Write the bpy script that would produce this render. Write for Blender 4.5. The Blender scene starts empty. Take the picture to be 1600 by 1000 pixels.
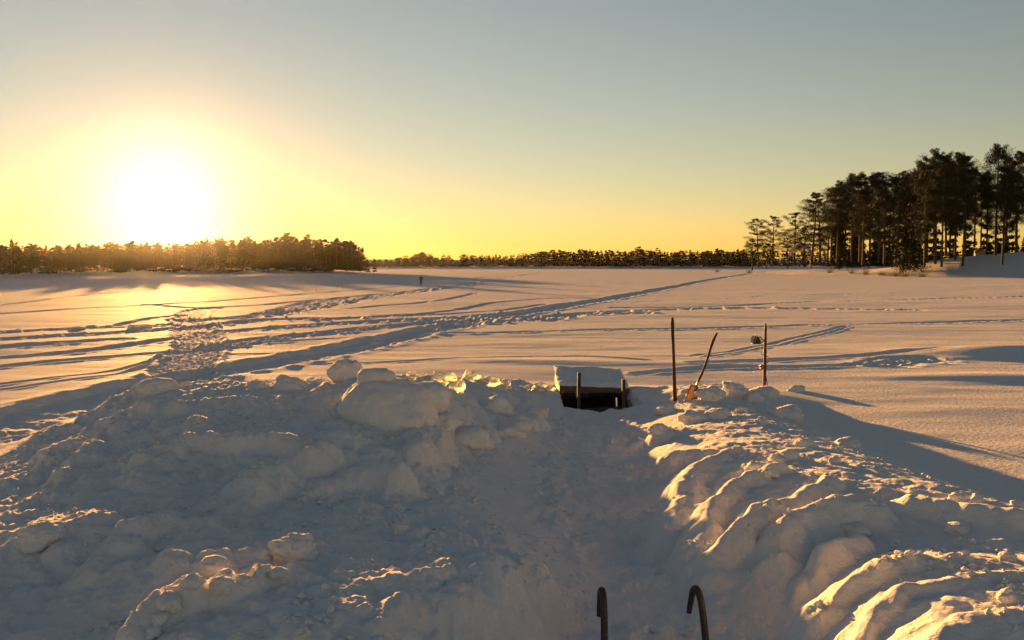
import bpy, bmesh, math, random
import numpy as np
from mathutils import Vector, Matrix

R = math.radians
SC = bpy.context.scene
COL = SC.collection

# ------------------------------------------------------------------ camera
CAM_H = 3.5
PITCH = R(3.28)
FPX = 1500.0                       # focal length in pixels of the 1600 px wide photograph
cam_d = bpy.data.cameras.new('camera')
cam_d.sensor_width = 36.0
cam_d.lens = FPX / 1600.0 * 36.0
cam_d.clip_start = 0.1
cam_d.clip_end = 40000.0
cam = bpy.data.objects.new('camera', cam_d)
cam.location = (0, 0, CAM_H)
cam.rotation_euler = (R(90) - PITCH, 0, 0)
COL.objects.link(cam)
SC.camera = cam

# ------------------------------------------------------------------ sky and sun
SUN_AZ = R(-19.9)                  # measured from +Y, negative to the left
SUN_EL = R(3.45)
SUN_DIR = Vector((math.sin(SUN_AZ) * math.cos(SUN_EL), math.cos(SUN_AZ) * math.cos(SUN_EL), math.sin(SUN_EL)))
W = bpy.data.worlds.new('World')
SC.world = W
W.use_nodes = True
nt = W.node_tree
nt.nodes.clear()
w_out = nt.nodes.new('ShaderNodeOutputWorld')
w_bg = nt.nodes.new('ShaderNodeBackground')
w_sky = nt.nodes.new('ShaderNodeTexSky')
w_sky.sky_type = 'NISHITA'
w_sky.sun_disc = False
w_sky.sun_elevation = SUN_EL
w_sky.sun_rotation = SUN_AZ
w_sky.altitude = 100
w_sky.air_density = 1.0
w_sky.dust_density = 0.05
w_sky.ozone_density = 1.1
SKY_STRENGTH = 0.0238
w_bg.inputs['Strength'].default_value = SKY_STRENGTH
w_tint = nt.nodes.new('ShaderNodeMixRGB'); w_tint.blend_type = 'MULTIPLY'   # the camera's warm white balance
w_tint.inputs[0].default_value = 1.0; w_tint.inputs[2].default_value = (1.28, 1.12, 1.11, 1)
nt.links.new(w_sky.outputs[0], w_tint.inputs[1])
nt.links.new(w_tint.outputs[0], w_bg.inputs['Color'])
# the bright aureole of air round the sun: falls off with the angle from the sun's direction
w_tc = nt.nodes.new('ShaderNodeTexCoord')
w_dot = nt.nodes.new('ShaderNodeVectorMath'); w_dot.operation = 'DOT_PRODUCT'
w_nrm = nt.nodes.new('ShaderNodeVectorMath'); w_nrm.operation = 'NORMALIZE'
nt.links.new(w_tc.outputs['Generated'], w_nrm.inputs[0])
nt.links.new(w_nrm.outputs[0], w_dot.inputs[0])
w_dot.inputs[1].default_value = SUN_DIR
w_clamp = nt.nodes.new('ShaderNodeMath'); w_clamp.operation = 'MAXIMUM'; w_clamp.inputs[1].default_value = 0.0
nt.links.new(w_dot.outputs['Value'], w_clamp.inputs[0])
prev = w_bg.outputs[0]
for power, colr, strength in ((650.0, (1.0, 0.92, 0.74), 0.18), (110.0, (1.0, 0.82, 0.52), 0.004), (6.0, (1.0, 0.80, 0.55), 0.018)):
    p = nt.nodes.new('ShaderNodeMath'); p.operation = 'POWER'; p.inputs[1].default_value = power
    nt.links.new(w_clamp.outputs[0], p.inputs[0])
    m = nt.nodes.new('ShaderNodeMath'); m.operation = 'MULTIPLY'; m.inputs[1].default_value = strength
    nt.links.new(p.outputs[0], m.inputs[0])
    b = nt.nodes.new('ShaderNodeBackground'); b.inputs['Color'].default_value = (*colr, 1)
    nt.links.new(m.outputs[0], b.inputs['Strength'])
    a = nt.nodes.new('ShaderNodeAddShader')
    nt.links.new(prev, a.inputs[0]); nt.links.new(b.outputs[0], a.inputs[1])
    prev = a.outputs[0]
nt.links.new(prev, w_out.inputs['Surface'])

sun_d = bpy.data.lights.new('sun', 'SUN')
sun_d.energy = 4.6
sun_d.angle = R(0.53)
sun_d.color = (1.0, 0.47, 0.12)
sun = bpy.data.objects.new('sun', sun_d)
sun.rotation_euler = SUN_DIR.to_track_quat('Z', 'Y').to_euler()
sun.location = (-40, 110, 60)
COL.objects.link(sun)

VS = SC.view_settings
VS.view_transform = 'Standard'
VS.look = 'None'
VS.gamma = 1.0
VS.exposure = 2.35
SC.cycles.max_bounces = 6
SC.cycles.volume_bounces = 0
SC.cycles.transparent_max_bounces = 8

# ------------------------------------------------------------------ helpers
rng = np.random.default_rng(11)

def ray(u, v):
    a, b = (u - 800) / FPX, (500 - v) / FPX
    return a, math.cos(PITCH) + b * math.sin(PITCH), -math.sin(PITCH) + b * math.cos(PITCH)

def at(u, v, z=0.0):
    """the point at height z that the photograph shows at pixel u, v"""
    x, y, zz = ray(u, v)
    t = (z - CAM_H) / zz
    return Vector((x * t, y * t, z))

def at_d(u, v, d):
    """the point at depth d (metres along Y) seen at pixel u, v"""
    x, y, zz = ray(u, v)
    t = d / y
    return Vector((x * t, d, CAM_H + zz * t))

def smooth(t):
    t = np.clip(t, 0, 1)
    return t * t * (3 - 2 * t)

def smax(a, b, k):
    h = np.clip(0.5 + 0.5 * (a - b) / k, 0, 1)
    return b + (a - b) * h + k * h * (1 - h)

def _hash(ix, iy, seed):
    n = (ix.astype(np.int64) * 374761393 + iy.astype(np.int64) * 668265263 + seed * 974634777) & 0xFFFFFFFF
    n = ((n ^ (n >> 13)) * 1274126177) & 0xFFFFFFFF
    n = n ^ (n >> 16)
    return (n & 0xFFFFFF) / float(0xFFFFFF)

def noise(x, y, seed=0):
    """gradient noise, about -1..1"""
    ix, iy = np.floor(x), np.floor(y)
    fx, fy = x - ix, y - iy
    ux = fx * fx * fx * (fx * (fx * 6 - 15) + 10)
    uy = fy * fy * fy * (fy * (fy * 6 - 15) + 10)
    def g(dx, dy):
        a = _hash(ix + dx, iy + dy, seed) * 6.28318
        return np.cos(a) * (fx - dx) + np.sin(a) * (fy - dy)
    n0 = g(0, 0) * (1 - ux) + g(1, 0) * ux
    n1 = g(0, 1) * (1 - ux) + g(1, 1) * ux
    return (n0 * (1 - uy) + n1 * uy) * 1.5

def fbm(x, y, scale, octaves, seed, gain=0.5):
    s, a, f = 0, 1.0, 1.0 / scale
    for i in range(octaves):
        s = s + a * noise(x * f, y * f, seed + i * 17)
        a *= gain; f *= 2.03
    return s

def domes(x, y, scale, seed, share=0.6, rmin=0.25, rmax=0.6):
    """scattered rounded lumps, 0..1"""
    px, py = x / scale, y / scale
    ix, iy = np.floor(px), np.floor(py)
    out = np.zeros_like(px)
    for dx in (-1, 0, 1):
        for dy in (-1, 0, 1):
            cx, cy = ix + dx, iy + dy
            h = _hash(cx, cy, seed + 3)
            r = rmin + (rmax - rmin) * _hash(cx, cy, seed + 4)
            qx = cx + 0.2 + 0.6 * _hash(cx, cy, seed) - px
            qy = cy + 0.2 + 0.6 * _hash(cx, cy, seed + 1) - py
            d2 = (qx * qx + qy * qy) / (r * r)
            v = np.sqrt(np.clip(1 - d2, 0, 1)) * r / rmax
            out = np.maximum(out, np.where(h < share, v, 0))
    return out

def poly_dist(X, Y, pts):
    """distance to a polyline, signed side, and the interpolated third coordinate"""
    pts = np.asarray(pts, float)
    best = np.full(X.shape, 1e9); zz = np.zeros(X.shape); side = np.zeros(X.shape); along = np.zeros(X.shape)
    acc = 0.0
    for (x0, y0, z0), (x1, y1, z1) in zip(pts[:-1], pts[1:]):
        dx, dy = x1 - x0, y1 - y0
        L2 = dx * dx + dy * dy + 1e-9
        t = np.clip(((X - x0) * dx + (Y - y0) * dy) / L2, 0, 1)
        ex, ey = X - x0 - t * dx, Y - y0 - t * dy
        d = np.sqrt(ex * ex + ey * ey)
        m = d < best
        best = np.where(m, d, best)
        zz = np.where(m, z0 + t * (z1 - z0), zz)
        side = np.where(m, np.sign(ex * dy - ey * dx), side)
        along = np.where(m, acc + t * math.sqrt(L2), along)
        acc += math.sqrt(L2)
    return best, zz, side, along

def catmull(pts, n=6):
    P = [np.array(p, float) for p in pts]
    P = [2 * P[0] - P[1]] + P + [2 * P[-1] - P[-2]]
    out = []
    for i in range(1, len(P) - 2):
        for k in range(n):
            t = k / n
            a, b, c, d = P[i - 1], P[i], P[i + 1], P[i + 2]
            out.append(0.5 * ((2 * b) + (c - a) * t + (2 * a - 5 * b + 4 * c - d) * t * t + (3 * b - a - 3 * c + d) * t ** 3))
    out.append(P[-2])
    return out

# ------------------------------------------------------------------ materials
def mat(name):
    m = bpy.data.materials.new(name); m.use_nodes = True
    n = m.node_tree
    return m, n, n.nodes['Principled BSDF']

def node(n, t, **kw):
    x = n.nodes.new(t)
    for k, v in kw.items():
        if k in x.inputs: x.inputs[k].default_value = v
        else: setattr(x, k, v)
    return x

def snow_material(name='snow', tint=(0.79, 0.765, 0.745)):
    m, n, b = mat(name)
    tc = node(n, 'ShaderNodeTexCoord')
    n1 = node(n, 'ShaderNodeTexNoise', Scale=2.2, Detail=6.0, Roughness=0.6)
    n2 = node(n, 'ShaderNodeTexNoise', Scale=55.0, Detail=4.0, Roughness=0.7)
    n3 = node(n, 'ShaderNodeTexNoise', Scale=11.0, Detail=5.0, Roughness=0.6)
    for q in (n1, n2, n3): n.links.new(tc.outputs['Object'], q.inputs['Vector'])
    ramp = node(n, 'ShaderNodeValToRGB')
    ramp.color_ramp.elements[0].position = 0.3; ramp.color_ramp.elements[1].position = 0.75
    ramp.color_ramp.elements[0].color = (tint[0] * 0.93, tint[1] * 0.93, tint[2] * 0.94, 1)
    ramp.color_ramp.elements[1].color = (*tint, 1)
    n.links.new(n1.outputs[0], ramp.inputs[0])
    n.links.new(ramp.outputs[0], b.inputs['Base Color'])
    b.inputs['Roughness'].default_value = 0.8
    b.inputs['IOR'].default_value = 1.31
    b.inputs['Specular IOR Level'].default_value = 0.003
    b.inputs['Subsurface Weight'].default_value = 0.0
    bp1 = node(n, 'ShaderNodeBump', Strength=0.8, Distance=0.04)
    bp2 = node(n, 'ShaderNodeBump', Strength=0.45, Distance=0.008)
    n.links.new(n3.outputs[0], bp1.inputs['Height'])
    n.links.new(n2.outputs[0], bp2.inputs['Height'])
    n.links.new(bp1.outputs[0], bp2.inputs['Normal'])
    n.links.new(bp2.outputs[0], b.inputs['Normal'])
    return m

def wood_material(name, c0, c1, scale=14.0, rough=0.75):
    m, n, b = mat(name)
    tc = node(n, 'ShaderNodeTexCoord')
    mp = node(n, 'ShaderNodeMapping'); mp.inputs['Scale'].default_value = (1, 1, 0.08)
    nz = node(n, 'ShaderNodeTexNoise', Scale=scale * 3, Detail=6.0, Roughness=0.65)
    n.links.new(tc.outputs['Object'], mp.inputs[0]); n.links.new(mp.outputs[0], nz.inputs['Vector'])
    ramp = node(n, 'ShaderNodeValToRGB')
    ramp.color_ramp.elements[0].position = 0.35; ramp.color_ramp.elements[1].position = 0.68
    ramp.color_ramp.elements[0].color = (*c0, 1); ramp.color_ramp.elements[1].color = (*c1, 1)
    n.links.new(nz.outputs[0], ramp.inputs[0]); n.links.new(ramp.outputs[0], b.inputs['Base Color'])
    b.inputs['Roughness'].default_value = rough
    bp = node(n, 'ShaderNodeBump', Strength=0.5, Distance=0.004)
    n.links.new(nz.outputs[0], bp.inputs['Height']); n.links.new(bp.outputs[0], b.inputs['Normal'])
    return m

def plain_material(name, c, rough=0.6, metal=0.0, var=0.25, scale=8.0):
    m, n, b = mat(name)
    tc = node(n, 'ShaderNodeTexCoord')
    nz = node(n, 'ShaderNodeTexNoise', Scale=scale, Detail=5.0, Roughness=0.65)
    n.links.new(tc.outputs['Object'], nz.inputs['Vector'])
    ramp = node(n, 'ShaderNodeValToRGB')
    ramp.color_ramp.elements[0].position = 0.3; ramp.color_ramp.elements[1].position = 0.7
    ramp.color_ramp.elements[0].color = (*[x * (1 - var) for x in c], 1)
    ramp.color_ramp.elements[1].color = (*[min(1, x * (1 + var)) for x in c], 1)
    n.links.new(nz.outputs[0], ramp.inputs[0]); n.links.new(ramp.outputs[0], b.inputs['Base Color'])
    b.inputs['Roughness'].default_value = rough
    b.inputs['Metallic'].default_value = metal
    return m

def foliage_material(name, c0, c1):
    m, n, b = mat(name)
    gi = node(n, 'ShaderNodeNewGeometry')
    oi = node(n, 'ShaderNodeObjectInfo')
    ad = node(n, 'ShaderNodeMath', operation='ADD')
    fr = node(n, 'ShaderNodeMath', operation='FRACT')
    n.links.new(gi.outputs['Random Per Island'], ad.inputs[0]); n.links.new(oi.outputs['Random'], ad.inputs[1])
    n.links.new(ad.outputs[0], fr.inputs[0])
    mx = node(n, 'ShaderNodeMixRGB'); mx.inputs[1].default_value = (*c0, 1); mx.inputs[2].default_value = (*c1, 1)
    n.links.new(fr.outputs[0], mx.inputs[0]); n.links.new(mx.outputs[0], b.inputs['Base Color'])
    b.inputs['Roughness'].default_value = 0.7
    b.inputs['Specular IOR Level'].default_value = 0.05
    return m

M = {}
M['snow'] = snow_material()
M['wood_dark'] = wood_material('weathered_dark_wood', (0.028, 0.018, 0.012), (0.085, 0.055, 0.035))
M['wood_wet'] = wood_material('wet_brown_planks', (0.085, 0.062, 0.046), (0.20, 0.15, 0.11))
M['wood_grey'] = wood_material('frosted_grey_wood', (0.10, 0.085, 0.075), (0.20, 0.175, 0.155))
M['wood_brown'] = wood_material('varnished_brown_wood', (0.038, 0.015, 0.008), (0.09, 0.036, 0.016), rough=0.8)
M['wood_pale'] = wood_material('pale_worn_wood', (0.22, 0.12, 0.05), (0.42, 0.26, 0.12), rough=0.5)
M['wood_red'] = wood_material('red_brown_post_wood', (0.07, 0.02, 0.012), (0.16, 0.05, 0.025))
M['bark'] = plain_material('pine_bark', (0.075, 0.042, 0.026), 0.9, 0, 0.4, 3.0)
M['birch_bark'] = plain_material('grey_birch_bark', (0.16, 0.14, 0.12), 0.9, 0, 0.5, 4.0)
M['needles'] = foliage_material('pine_needles', (0.019, 0.023, 0.011), (0.036, 0.040, 0.018))
M['spruce'] = foliage_material('spruce_needles', (0.016, 0.023, 0.011), (0.033, 0.040, 0.018))
M['black_metal'] = plain_material('black_lamp_metal', (0.025, 0.024, 0.024), 0.45, 0.3)
M['rail_metal'] = plain_material('dark_painted_steel', (0.055, 0.043, 0.032), 0.5, 0.4, 0.4, 25.0)
M['shovel_metal'] = plain_material('dull_shovel_steel', (0.32, 0.24, 0.17), 0.38, 0.7)
M['rubber'] = plain_material('black_rubber_cable', (0.02, 0.02, 0.02), 0.6)
M['socket'] = plain_material('orange_socket_plastic', (0.30, 0.07, 0.03), 0.5)
M['lens'] = plain_material('lamp_glass', (0.35, 0.33, 0.30), 0.1)
M['jacket'] = plain_material('faded_red_jacket', (0.22, 0.10, 0.085), 0.8)
M['trousers'] = plain_material('dark_brown_trousers', (0.05, 0.03, 0.02), 0.8)
M['skin'] = plain_material('face_skin', (0.45, 0.27, 0.19), 0.6, 0, 0.05)
M['dry_twig'] = plain_material('dry_twigs', (0.14, 0.085, 0.05), 0.9)
M['rock'] = plain_material('granite', (0.22, 0.16, 0.12), 0.85, 0, 0.4, 1.2)

def ice_material():
    m, n, b = mat('broken_ice')
    b.inputs['Base Color'].default_value = (0.66, 0.70, 0.63, 1)
    b.inputs['Roughness'].default_value = 0.28
    b.inputs['IOR'].default_value = 1.31
    b.inputs['Transmission Weight'].default_value = 0.38
    tc = node(n, 'ShaderNodeTexCoord')
    nz = node(n, 'ShaderNodeTexNoise', Scale=9.0, Detail=6.0, Roughness=0.7)
    n.links.new(tc.outputs['Object'], nz.inputs['Vector'])
    bp = node(n, 'ShaderNodeBump', Strength=0.6, Distance=0.03)
    n.links.new(nz.outputs[0], bp.inputs['Height']); n.links.new(bp.outputs[0], b.inputs['Normal'])
    ramp = node(n, 'ShaderNodeValToRGB')
    ramp.color_ramp.elements[0].position = 0.35; ramp.color_ramp.elements[1].position = 0.65
    ramp.color_ramp.elements[0].color = (0.35, 0.35, 0.35, 1); ramp.color_ramp.elements[1].color = (0.85, 0.85, 0.85, 1)
    n.links.new(nz.outputs[0], ramp.inputs[0]); n.links.new(ramp.outputs[0], b.inputs['Roughness'])
    return m
M['ice'] = ice_material()

def water_material():
    m, n, b = mat('dark_open_water')
    b.inputs['Base Color'].default_value = (0.012, 0.010, 0.008, 1)
    b.inputs['Roughness'].default_value = 0.06
    b.inputs['IOR'].default_value = 1.33
    tc = node(n, 'ShaderNodeTexCoord')
    nz = node(n, 'ShaderNodeTexNoise', Scale=5.0, Detail=2.0)
    n.links.new(tc.outputs['Object'], nz.inputs['Vector'])
    bp = node(n, 'ShaderNodeBump', Strength=0.06, Distance=0.02)
    n.links.new(nz.outputs[0], bp.inputs['Height']); n.links.new(bp.outputs[0], b.inputs['Normal'])
    return m
M['water'] = water_material()

# ------------------------------------------------------------------ object helpers
def tag(o, label=None, cat=None, group=None, kind=None):
    if label: o['label'] = label
    if cat: o['category'] = cat
    if group: o['group'] = group
    if kind: o['kind'] = kind
    return o

def link(name, me, parent=None, loc=None):
    o = bpy.data.objects.new(name, me); COL.objects.link(o)
    if parent is not None: o.parent = parent
    if loc is not None: o.location = loc
    return o

def empty(name, loc=(0, 0, 0), rz=0.0):
    o = bpy.data.objects.new(name, None); COL.objects.link(o)
    o.location = loc; o.rotation_euler = (0, 0, rz); o.empty_display_size = 0.2
    return o

def mesh_np(name, verts, faces, material, smooth_shade=True):
    """faces: (n,3) or (n,4) integer array"""
    me = bpy.data.meshes.new(name)
    verts = np.asarray(verts, np.float32); faces = np.asarray(faces, np.int32)
    me.vertices.add(len(verts)); me.vertices.foreach_set('co', verts.ravel())
    k = faces.shape[1]
    me.loops.add(faces.size); me.loops.foreach_set('vertex_index', faces.ravel())
    me.polygons.add(len(faces))
    me.polygons.foreach_set('loop_start', np.arange(0, faces.size, k, dtype=np.int32))
    me.polygons.foreach_set('loop_total', np.full(len(faces), k, np.int32))
    me.polygons.foreach_set('use_smooth', np.full(len(faces), smooth_shade))
    me.update(calc_edges=True)
    me.materials.append(material)
    return me

def tube_mesh(name, pts, radii, material, sides=10, squash=None):
    """a closed tube along pts; squash = (across, thick) factors per point, optional"""
    P = [Vector(p) for p in pts]
    bm = bmesh.new(); rings = []
    up = Vector((0.13, 0.31, 0.94)).normalized()
    side0 = None
    for i, p in enumerate(P):
        t = (P[min(i + 1, len(P) - 1)] - P[max(i - 1, 0)]).normalized()
        if side0 is None:
            side0 = t.cross(up)
            if side0.length < 0.1: side0 = t.cross(Vector((1, 0, 0)))
        s = (side0 - t * side0.dot(t)).normalized(); side0 = s
        w = t.cross(s)
        r = radii[i] if hasattr(radii, '__len__') else radii
        qa, qb = squash[i] if squash else (1, 1)
        rings.append([bm.verts.new(p + s * (r * qa * math.cos(a)) + w * (r * qb * math.sin(a))) for a in [2 * math.pi * k / sides for k in range(sides)]])
    for a, b in zip(rings[:-1], rings[1:]):
        for k in range(sides):
            bm.faces.new((a[k], a[(k + 1) % sides], b[(k + 1) % sides], b[k]))
    bm.faces.new(rings[0][::-1]); bm.faces.new(rings[-1])
    bmesh.ops.recalc_face_normals(bm, faces=bm.faces)
    me = bpy.data.meshes.new(name); bm.to_mesh(me); bm.free()
    for p in me.polygons: p.use_smooth = len(p.vertices) == 4
    me.materials.append(material)
    return me

def box_mesh(name, size, material, bevel=0.01, jitter=0.0, seed=0, cuts=0, loc=(0, 0, 0)):
    bm = bmesh.new(); bmesh.ops.create_cube(bm, size=1.0)
    bmesh.ops.scale(bm, vec=size, verts=bm.verts)
    if cuts: bmesh.ops.subdivide_edges(bm, edges=bm.edges[:], cuts=cuts, use_grid_fill=True)
    if jitter:
        r = random.Random(seed)
        for v in bm.verts: v.co += Vector([r.uniform(-jitter, jitter) for _ in range(3)])
    if bevel and not cuts: bmesh.ops.bevel(bm, geom=bm.edges[:], offset=bevel, segments=2, affect='EDGES', profile=0.6)
    bmesh.ops.translate(bm, vec=loc, verts=bm.verts)
    me = bpy.data.meshes.new(name); bm.to_mesh(me); bm.free(); me.materials.append(material)
    return me

# ------------------------------------------------------------------ ground: snow over the frozen lake
# control heights of the shovelled heaps, path and banks: (u, v, z) in photograph pixels
HEAP = [
    # trodden path
    (1000, 990, -.08), (950, 930, -.08), (940, 850, -.08), (930, 790, -.08), (930, 730, -.08), (935, 690, -.08), (960, 665, -.10), (1010, 650, .02), (900, 652, -.10), (935, 648, -.14), (965, 648, -.12), (890, 662, -.05),
    (1180, 995, -.05), (1050, 920, -.08), (1000, 850, -.08), (985, 770, -.08), (985, 710, -.06), (870, 740, .0), (860, 690, .05), (880, 820, -.05), (1110, 1060, -.08), (950, 1060, -.08),
    # right bank: toe, slope, crest, outer side
    (1045, 868, -.02), (1120, 935, -.02), (1225, 992, .0), (1028, 790, .0), (1026, 730, .02), (1020, 690, .05),
    (1055, 700, .32), (1085, 735, .48), (1080, 800, .36), (1115, 860, .26), (1160, 905, .22),
    (1060, 672, .38), (1120, 695, .58), (1180, 715, .70), (1260, 725, .76), (1330, 740, .80), (1440, 778, .82), (1590, 800, .86),
    (1170, 790, .56), (1260, 800, .64), (1350, 800, .70), (1480, 830, .70), (1590, 845, .72),
    (1210, 880, .36), (1240, 950, .12), (1300, 880, .46), (1400, 850, .58),
    (1330, 900, .68), (1400, 872, .88), (1500, 875, .94), (1590, 890, .95), (1310, 960, .55), (1420, 950, .90), (1550, 960, .98), (1590, 1000, 1.0), (1340, 1010, .66), (1290, 1010, .20), (1440, 1080, .9), (1330, 1080, .3),
    (1120, 660, .40), (1200, 655, .40), (1150, 640, .30), (1080, 645, .30), (1230, 645, .35), (1280, 680, .32), (1340, 700, .38), (1190, 690, .62),
    (1090, 612, .50), (1140, 602, .55), (1180, 615, .35), (1230, 608, .32), (1010, 620, .22), (1050, 630, .22), (1010, 600, .12),
    # left heap: crest
    (30, 720, .25), (110, 690, .45), (150, 655, .62), (205, 618, .95), (245, 598, 1.15), (300, 602, 1.12), (350, 600, 1.12), (400, 600, 1.15), (450, 598, 1.15),
    (500, 608, 1.10), (545, 590, 1.25), (590, 590, 1.38), (650, 600, 1.30), (700, 605, 1.0), (745, 590, .78), (800, 594, .50), (840, 604, .30), (868, 616, .15),
    # left heap: side toward the path and the camera
    (200, 680, .78), (320, 650, .95), (440, 650, .98), (450, 690, .85), (600, 700, .75), (570, 745, .48), (700, 690, .50), (760, 645, .45), (820, 650, .18), (790, 700, .18),
    (250, 720, .70), (110, 750, .45), (330, 745, .52), (450, 765, .42), (650, 775, .30), (740, 760, .2), (820, 790, .06), (700, 720, .35),
    (100, 800, .42), (60, 808, .72), (10, 840, .50), (0, 770, .28), (200, 850, .45), (280, 800, .48), (350, 830, .42), (300, 890, .55), (455, 845, .55), (480, 890, .52),
    (600, 830, .36), (560, 920, .54), (640, 950, .58), (720, 885, .62), (830, 875, .54), (850, 900, .36), (885, 940, .04), (905, 985, -.05), (770, 850, .34), (850, 830, .12),
    (730, 930, .58), (820, 905, .58), (850, 985, .08), (770, 1000, .22), (680, 1010, .36),
    (100, 900, .32), (0, 930, .30), (150, 985, .30), (230, 1000, .45), (290, 960, .60), (420, 990, .55), (560, 1000, .55), (-80, 850, .4), (-80, 1000, .3), (-80, 760, .2),
    (300, 1080, .5), (560, 1080, .45), (60, 1080, .3), (760, 1080, .1),
]
HEAP_W = [  # world points on the level snow round the heaps
    (-13, 16, .0), (-12, 20, .0), (-9.5, 22, .0), (-7.5, 23, .0), (-5, 23.5, .0), (-3, 24.5, .0), (-1.4, 27.5, .0), (0.2, 28.5, .0), (2.2, 27, .0), (4, 27.5, .0), (6, 27, .0),
    (-10.5, 15, .05), (-9, 13.2, .15), (7, 24, .0), (6.6, 21, .0), (7, 19, .0), (7.6, 17, .0), (7.8, 15, .0), (8.5, 13, .0), (9, 11, .0), (8, 8, .1), (6, 5.5, .6), (10, 6, .1), (-9, 8, .2), (-6, 4, .2), (0, 4, .1), (3, 4, .3),
]
# rounded ridges: ((u, v, z), ...), radius, exponent
RIDGES = [
    # right bank: lobes running down to the path
    (((1150, 700, .74), (1095, 728, .62), (1072, 775, .46), (1066, 825, .26)), .44, .75),
    (((1215, 728, .82), (1140, 752, .72), (1106, 800, .54), (1104, 850, .34)), .40, .8),
    (((1300, 742, .92), (1235, 775, .82), (1175, 800, .72), (1142, 842, .50), (1140, 890, .24)), .42, .7),
    (((1345, 772, .94), (1290, 778, .90), (1240, 808, .78), (1222, 860, .52)), .46, .7),
    (((1335, 832, .78), (1295, 858, .66), (1262, 900, .40)), .32, .7),
    (((1490, 868, 1.02), (1400, 868, 1.0), (1345, 890, .86), (1308, 940, .62)), .46, .65),
    (((1600, 892, 1.02), (1510, 892, 1.02), (1430, 915, .98), (1360, 962, .80)), .36, .65),
    (((1640, 960, 1.08), (1550, 962, 1.10), (1470, 990, 1.02), (1400, 1040, .88)), .42, .65),
    (((1600, 797, .94), (1520, 790, .92), (1440, 775, .90)), .45, .5),
    (((1040, 668, .44), (1100, 672, .48), (1180, 668, .44)), .38, .45),
    (((1060, 705, .52), (1130, 700, .64), (1200, 706, .70)), .40, .5),
    # left heap terraces
    (((120, 680, .62), (200, 640, .95), (300, 625, 1.12), (420, 628, 1.12)), .55, .45),
    (((110, 735, .58), (160, 690, .78), (250, 668, .92), (330, 655, 1.02)), .5, .5),
    (((215, 740, .66), (240, 705, .82), (300, 682, .95), (400, 678, .98), (460, 682, .95)), .45, .5),
    (((330, 800, .50), (370, 760, .62), (440, 720, .8), (500, 690, .95)), .5, .5),
    (((470, 770, .45), (540, 735, .62), (620, 722, .72)), .4, .5),
    (((150, 880, .50), (210, 830, .60), (250, 812, .62), (330, 812, .55)), .4, .5),
    (((690, 880, .66), (750, 882, .68), (815, 876, .62)), .36, .5),
    (((215, 960, .66), (250, 915, .78), (300, 892, .84), (350, 885, .82)), .30, .5),
    (((360, 900, .78), (420, 885, .74), (500, 895, .66)), .25, .5),
    (((720, 645, .66), (690, 655, .78), (640, 690, .80)), .5, .5),
    (((830, 650, .28), (790, 655, .40), (745, 670, .48)), .4, .5),
]
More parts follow.
